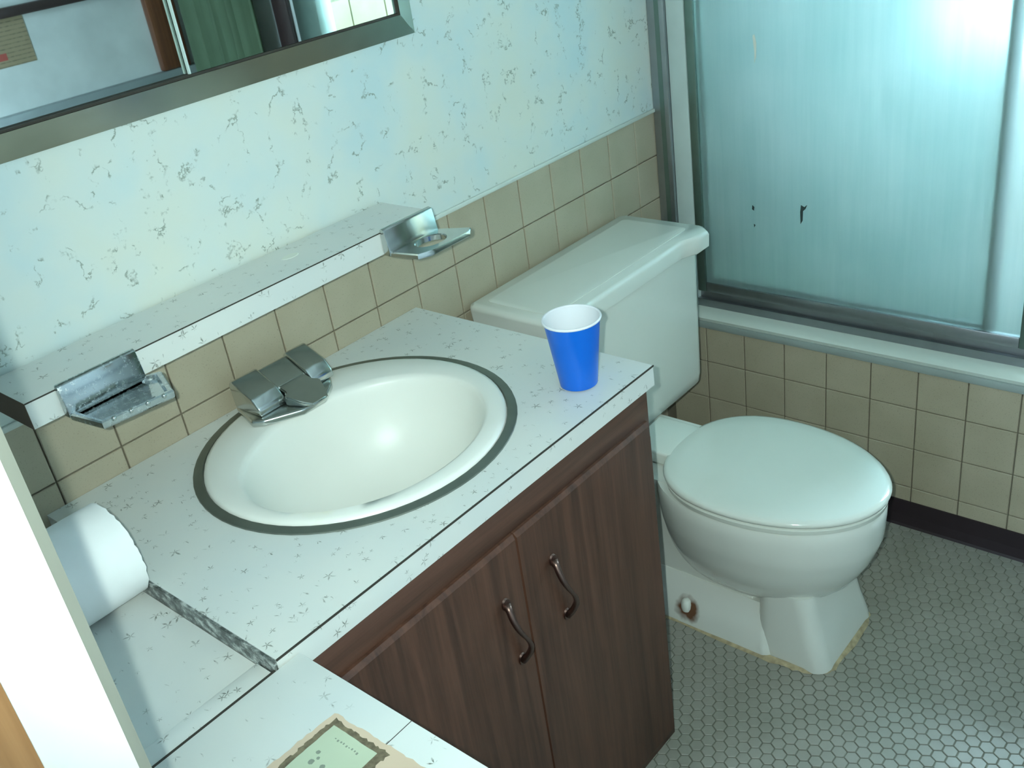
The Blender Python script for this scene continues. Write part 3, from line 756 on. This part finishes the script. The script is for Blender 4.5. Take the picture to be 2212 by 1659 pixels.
# ================================================================== SOAP DISH AND TUMBLER HOLDER
sd = thing('soap_dish', 'water-spotted chrome soap dish on the left end of the ledge', 'soap dish', (0.06, -0.16, 1.0))
prism('back_plate', [(-0.1268, 0.999), (-0.1268, 1.044), (-0.130, 1.047), (-0.136, 1.044), (-0.142, 1.004), (-0.140, 0.999)], 'X', 0.002, 0.118, MAT['chromespot'], sd, 0.002)
bm = bmesh.new()
def tray(z, s): return [(0.004 - s, -0.140, z), (0.120 + s, -0.140, z), (0.136 + s, -0.150 , z), (0.112 + s * .6, -0.218 - s, z), (0.014 - s * .6, -0.205 - s, z)]
add_loft(bm, [tray(0.993, -0.003), tray(0.996, 0.0), tray(1.004, 0.001), tray(1.006, -0.001), tray(1.005, -0.007), tray(0.9985, -0.010)])
from_bm('tray', bm, MAT['chromespot'], sd, True, math.radians(35))
bm = bmesh.new()
for k in range(4):
    s = (k + 0.5) / 4
    x = 0.018 + s * 0.092; y = -0.2035 - s * 0.0125
    bmesh.ops.create_uvsphere(bm, u_segments=12, v_segments=8, radius=0.0036, matrix=Matrix.Translation((x, y - 0.002, 1.0035)))
from_bm('rim_beads', bm, MAT['chrome'], sd, True)

th = thing('tumbler_holder', 'chrome tumbler holder with a round hole on the right end of the ledge', 'tumbler holder', (0.65, -0.16, 1.0))
prism('back_plate', [(-0.1268, 0.999), (-0.1268, 1.044), (-0.130, 1.047), (-0.137, 1.044), (-0.144, 1.006), (-0.142, 0.999)], 'X', 0.585, 0.702, MAT['chrome'], th, 0.002)
bm = bmesh.new(); n = 40
hc = (0.656, -0.170); inner = [(hc[0] + 0.030 * math.cos(2 * PI * i / n), hc[1] + 0.0225 * math.sin(2 * PI * i / n)) for i in range(n)]
poly = [(0.588, -0.142), (0.704, -0.142), (0.730, -0.196), (0.716, -0.206), (0.622, -0.206), (0.598, -0.196)]
def hitpoly(dx, dy):
    best = None
    for (x0, ya), (x1, yb) in zip(poly, poly[1:] + poly[:1]):
        ex, ey = x1 - x0, yb - ya; den = dx * ey - dy * ex
        if abs(den) < 1e-12: continue
        t = ((x0 - hc[0]) * ey - (ya - hc[1]) * ex) / den; s = ((x0 - hc[0]) * dy - (ya - hc[1]) * dx) / den
        if t > 0 and -1e-9 <= s <= 1 + 1e-9 and (best is None or t < best): best = t
    return best
outer = []
for x, y in inner:
    t = hitpoly(x - hc[0], y - hc[1]); outer.append((hc[0] + (x - hc[0]) * t, hc[1] + (y - hc[1]) * t))
for c in poly:
    k = min(range(n), key=lambda i: (outer[i][0] - c[0]) ** 2 + (outer[i][1] - c[1]) ** 2); outer[k] = c
def ins(p, s): return (hc[0] + (p[0] - hc[0]) * s, hc[1] + (p[1] - hc[1]) * s)
loops = [([ins(p, 1.0) for p in inner], 0.996), ([ins(p, 1.0) for p in inner], 1.0045), ([ins(p, 1.07) for p in inner], 1.006), ([ins(p, 0.97) for p in outer], 1.006), ([ins(p, 1.0) for p in outer], 1.004), ([ins(p, 1.0) for p in outer], 0.9975), ([ins(p, .97) for p in outer], 0.996)]
R_ = [[bm.verts.new((x, y, z)) for x, y in lp] for lp, z in loops]
for a, b in zip(R_, R_[1:] + R_[:1]):
    for i in range(n): bm.faces.new((a[i], a[(i + 1) % n], b[(i + 1) % n], b[i]))
from_bm('ring_plate', bm, MAT['chrome'], th, True, math.radians(35))

# ================================================================== TOILET
CX = 1.117; TX = 1.136
toi = thing('toilet', 'white two-piece toilet with closed lid between the vanity and the tub', 'toilet', (CX, -0.40, 0.0))
# tank
def tank_ring(z, hw, yf, r=0.03): return rrect(TX - hw, TX + hw, yf, -0.022, r, z)
loft('tank', [rrect(TX - 0.20, TX + 0.20, -0.200, -0.03, 0.03, 0.362), tank_ring(0.366, 0.215, -0.213), tank_ring(0.388, 0.252, -0.232), tank_ring(0.41, 0.256, -0.234), tank_ring(0.726, 0.266, -0.2325)], MAT['ivory'], toi)
def lid_ring(z, g):
    pts = []
    x0, x1 = TX - 0.272 - g, TX + 0.272 + g
    pts += [(x1 - 0.012, -0.017 + g, z), (x0 + 0.012, -0.017 + g, z), (x0, -0.030 + g * .5, z), (x0, -0.232 - g, z), (x0 + 0.022, -0.257 - g, z)]
    n = 24
    for i in range(n + 1):
        s = i / n; x = x0 + 0.022 + (x1 - x0 - 0.044) * s
        e = min(s, 1 - s) * (x1 - x0)
        k = min(1, max(0, (e - 0.048) / 0.035)); k = k * k * (3 - 2 * k)
        pts.append((x, -0.258 - g + 0.018 * k, z))
    pts += [(x1, -0.232 - g, z), (x1, -0.030 + g * .5, z)]
    return pts
bm = bmesh.new()
add_loft(bm, [lid_ring(0.7265, 0.001), lid_ring(0.729, 0.004), lid_ring(0.757, 0.005), lid_ring(0.764, 0.0025), lid_ring(0.7675, -0.003)])
add_loft(bm, [rrect(TX - 0.246, TX + 0.246, -0.214, -0.042, 0.012, 0.7660), rrect(TX - 0.246, TX + 0.246, -0.214, -0.042, 0.012, 0.7685), rrect(TX - 0.240, TX + 0.240, -0.208, -0.048, 0.010, 0.7698)])
from_bm('tank_lid', bm, MAT['ivory'], toi, True, math.radians(38))
# bowl and pedestal
def eg(z, wd, fr, bk=-0.31, yc=-0.53, pf=2.0, pb=2.4, cx=CX): return egg(cx, wd, yc, fr, bk, z, pf, pb)
loft('bowl', [eg(0.118, 0.085, -0.660, -0.36, -0.52), eg(0.132, 0.108, -0.690, -0.345, -0.52), eg(0.165, 0.132, -0.722, -0.335, -0.525), eg(0.20, 0.150, -0.746, -0.325), eg(0.235, 0.163, -0.764, -0.32), eg(0.27, 0.171, -0.776, -0.315),
              eg(0.285, 0.1755, -0.780, -0.315), eg(0.33, 0.178, -0.783, -0.31), eg(0.352, 0.178, -0.783, -0.31), eg(0.360, 0.174, -0.778, -0.31)], MAT['ivory'], toi)
loft('trapway', [rrect(CX - 0.090, CX + 0.090, -0.56, -0.06, 0.03, 0.010), rrect(CX - 0.085, CX + 0.085, -0.56, -0.06, 0.03, 0.10), rrect(CX - 0.092, CX + 0.092, -0.56, -0.05, 0.03, 0.22), rrect(CX - 0.115, CX + 0.115, -0.50, -0.035, 0.03, 0.32), rrect(CX - 0.115, CX + 0.115, -0.48, -0.035, 0.03, 0.3615)], MAT['ivory'], toi)
def fc(z, hw, yf, yb=-0.565, r=0.035): return rrect(CX - hw, CX + hw, yf, yb, r, z)
loft('pedestal', [fc(0.001, 0.122, -0.728), fc(0.02, 0.121, -0.724), fc(0.07, 0.116, -0.708), fc(0.12, 0.112, -0.696), fc(0.17, 0.110, -0.684)], MAT['ivory'], toi)
loft('foot_flange', [rrect(CX - 0.132, CX + 0.132, -0.61, -0.20, 0.02, 0.001), rrect(CX - 0.129, CX + 0.129, -0.605, -0.20, 0.02, 0.025), rrect(CX - 0.118, CX + 0.118, -0.60, -0.21, 0.02, 0.055), rrect(CX - 0.088, CX + 0.088, -0.59, -0.22, 0.02, 0.105)], MAT['ivory'], toi)
loft('seat', [eg(0.3605, 0.170, -0.775, -0.345), eg(0.364, 0.178, -0.784, -0.34), eg(0.374, 0.180, -0.786, -0.34), eg(0.3775, 0.176, -0.782, -0.342)], MAT['lidplastic'], toi)
loft('seat_lid', [eg(0.3795, 0.174, -0.780, -0.340), eg(0.3815, 0.181, -0.788, -0.336), eg(0.388, 0.183, -0.790, -0.334), eg(0.3925, 0.180, -0.786, -0.336), eg(0.395, 0.172, -0.776, -0.343), eg(0.3972, 0.145, -0.735, -0.37), eg(0.3990, 0.09, -0.65, -0.42), eg(0.3995, 0.03, -0.56, -0.50)], MAT['lidplastic'], toi, angle=70)
box('hinge_tab', (CX - 0.066, -0.372, 0.3635), (CX + 0.066, -0.2402, 0.3945), MAT['lidplastic'], toi, 0.006, 3)
for s in (-1, 1):
    x = CX + s * 0.119; rr = [(0.0105, 0.034), (0.0125, 0.042), (0.0120, 0.052), (0.0095, 0.060), (0.005, 0.0640)]
    loft('bolt_cap', [ell(x, -0.402, r, r, z, 20) for r, z in rr], MAT['lidplastic'], toi)
def caulk_ring(g, z): return egg(CX, 0.130 + g, -0.50, -0.730 - g, -0.20 + g, z, 5.0, 5.0, 80)
bm = bmesh.new()
a = [bm.verts.new((x + random.uniform(-.003, .003), y + random.uniform(-.003, .003), 0.0004)) for x, y, z in caulk_ring(0.007, 0)]
b_ = [bm.verts.new(p) for p in caulk_ring(0.0, 0.006)]; c_ = [bm.verts.new(p) for p in caulk_ring(-0.006, 0.006)]
for q, r in ((a, b_), (b_, c_)):
    for i in range(80): bm.faces.new((q[i], q[(i + 1) % 80], r[(i + 1) % 80], r[i]))
from_bm('stained_caulk', bm, MAT['caulk'], toi, True)

# ================================================================== SMALL THINGS
cup = thing('cup', 'blue plastic party cup with white inside standing on the counter', 'cup', (0.637, -0.474, ZC))
def cr(r, z): return ell(0.637, -0.474, r, r, ZC + z, 48)
loft('outer_wall', [cr(0.0275, 0.0006), cr(0.0300, 0.002), cr(0.0440, 0.113)], MAT['cupblue'], cup, True, False)
loft('inner_wall', [cr(0.0434, 0.113), cr(0.0294, 0.004), cr(0.020, 0.0035)], MAT['cupwhite'], cup, False, True)
loft('rim', [cr(0.0438, 0.1125), cr(0.0460, 0.1128), cr(0.0468, 0.1145), cr(0.0462, 0.1165), cr(0.0445, 0.1170), cr(0.0432, 0.1155), cr(0.0434, 0.1130)], MAT['cupwhite'], cup, False, False, angle=90)

roll = thing('toilet_paper_roll', 'white toilet paper roll lying on the lower counter behind the door jamb', 'toilet paper', (-0.09, -0.238, 0.7868))
rr_ = 0.066; ry, rz = -0.236, 0.7869 + 0.066
def rring(x, r, jag=0.0, n=72): return [(x + random.uniform(-jag, jag), ry + r * math.cos(2 * PI * i / n), rz + r * math.sin(2 * PI * i / n)) for i in range(n)]
random.seed(3)
loft('paper', [rring(-0.145, 0.021), rring(-0.145, rr_ - .001), rring(-0.143, rr_), rring(-0.042, rr_), rring(-0.0370, rr_, 0.0010), rring(-0.0390, rr_ - 0.003), rring(-0.0385, 0.021)], MAT['tissue'], roll, False, False, angle=50)
loft('core', [rring(-0.1448, 0.0212), rring(-0.0390, 0.0212), rring(-0.0390, 0.0200), rring(-0.1448, 0.0200)], MAT['card'], roll, False, False, angle=50)

# things on the opposite side, seen in the mirror
cu = thing('curtain', 'dark green cloth curtain reflected in the mirror', 'curtain', (1.515, -1.63, 0.2))
bm = bmesh.new(); n = 60; fr_ = []; 
for i in range(n + 1):
    y = -1.42 - 0.395 * i / n; x = 1.515 + 0.008 * math.sin(i * 0.9) + 0.003 * math.sin(i * 2.3)
    fr_.append((x, y))
add_loft(bm, [[(x - .001, y, z) for x, y in fr_] + [(x + .001, y, z) for x, y in fr_[::-1]] for z in (0.25, 1.95)])
from_bm('cloth', bm, MAT['curtain'], cu, True, math.radians(50))
tube('curtain_rod', [(1.515, -1.838, 1.962), (1.515, -1.418, 1.962)], 0.009, MAT['aluminium'], cu)
box('rod_bracket', (1.505, -1.8495, 1.950), (1.525, -1.838, 1.976), MAT['aluminium'], cu)
no = thing('notice', 'brown printed paper notice on the opposite wall, reflected in the mirror', 'paper', (0.90, YF + 0.001, 1.17))
prism('sheet', [(0.78, 1.185), (1.010, 1.185), (1.010, 1.318), (0.78, 1.318)], 'Y', YF + 0.0004, YF + 0.0014, MAT['notice'], no)
bm = bmesh.new(); add_box(bm, (0.86, YF + 0.0014, 1.205), (0.925, YF + 0.0016, 1.225))
from_bm('red_print', bm, MAT['redink'], no)
tr = thing('towel_rail', 'dark wooden towel rail on the opposite wall, reflected in the mirror', 'towel rail', (0.95, YF + 0.04, 1.32))
box('bar', (0.62, YF + 0.030, 1.322), (1.33, YF + 0.056, 1.350), MAT['darkwood'], tr, 0.004)
for x in (0.66, 1.29): box('bracket', (x - 0.012, YF + 0.0005, 1.324), (x + 0.012, YF + 0.0302, 1.348), MAT['darkwood'], tr, 0.002)
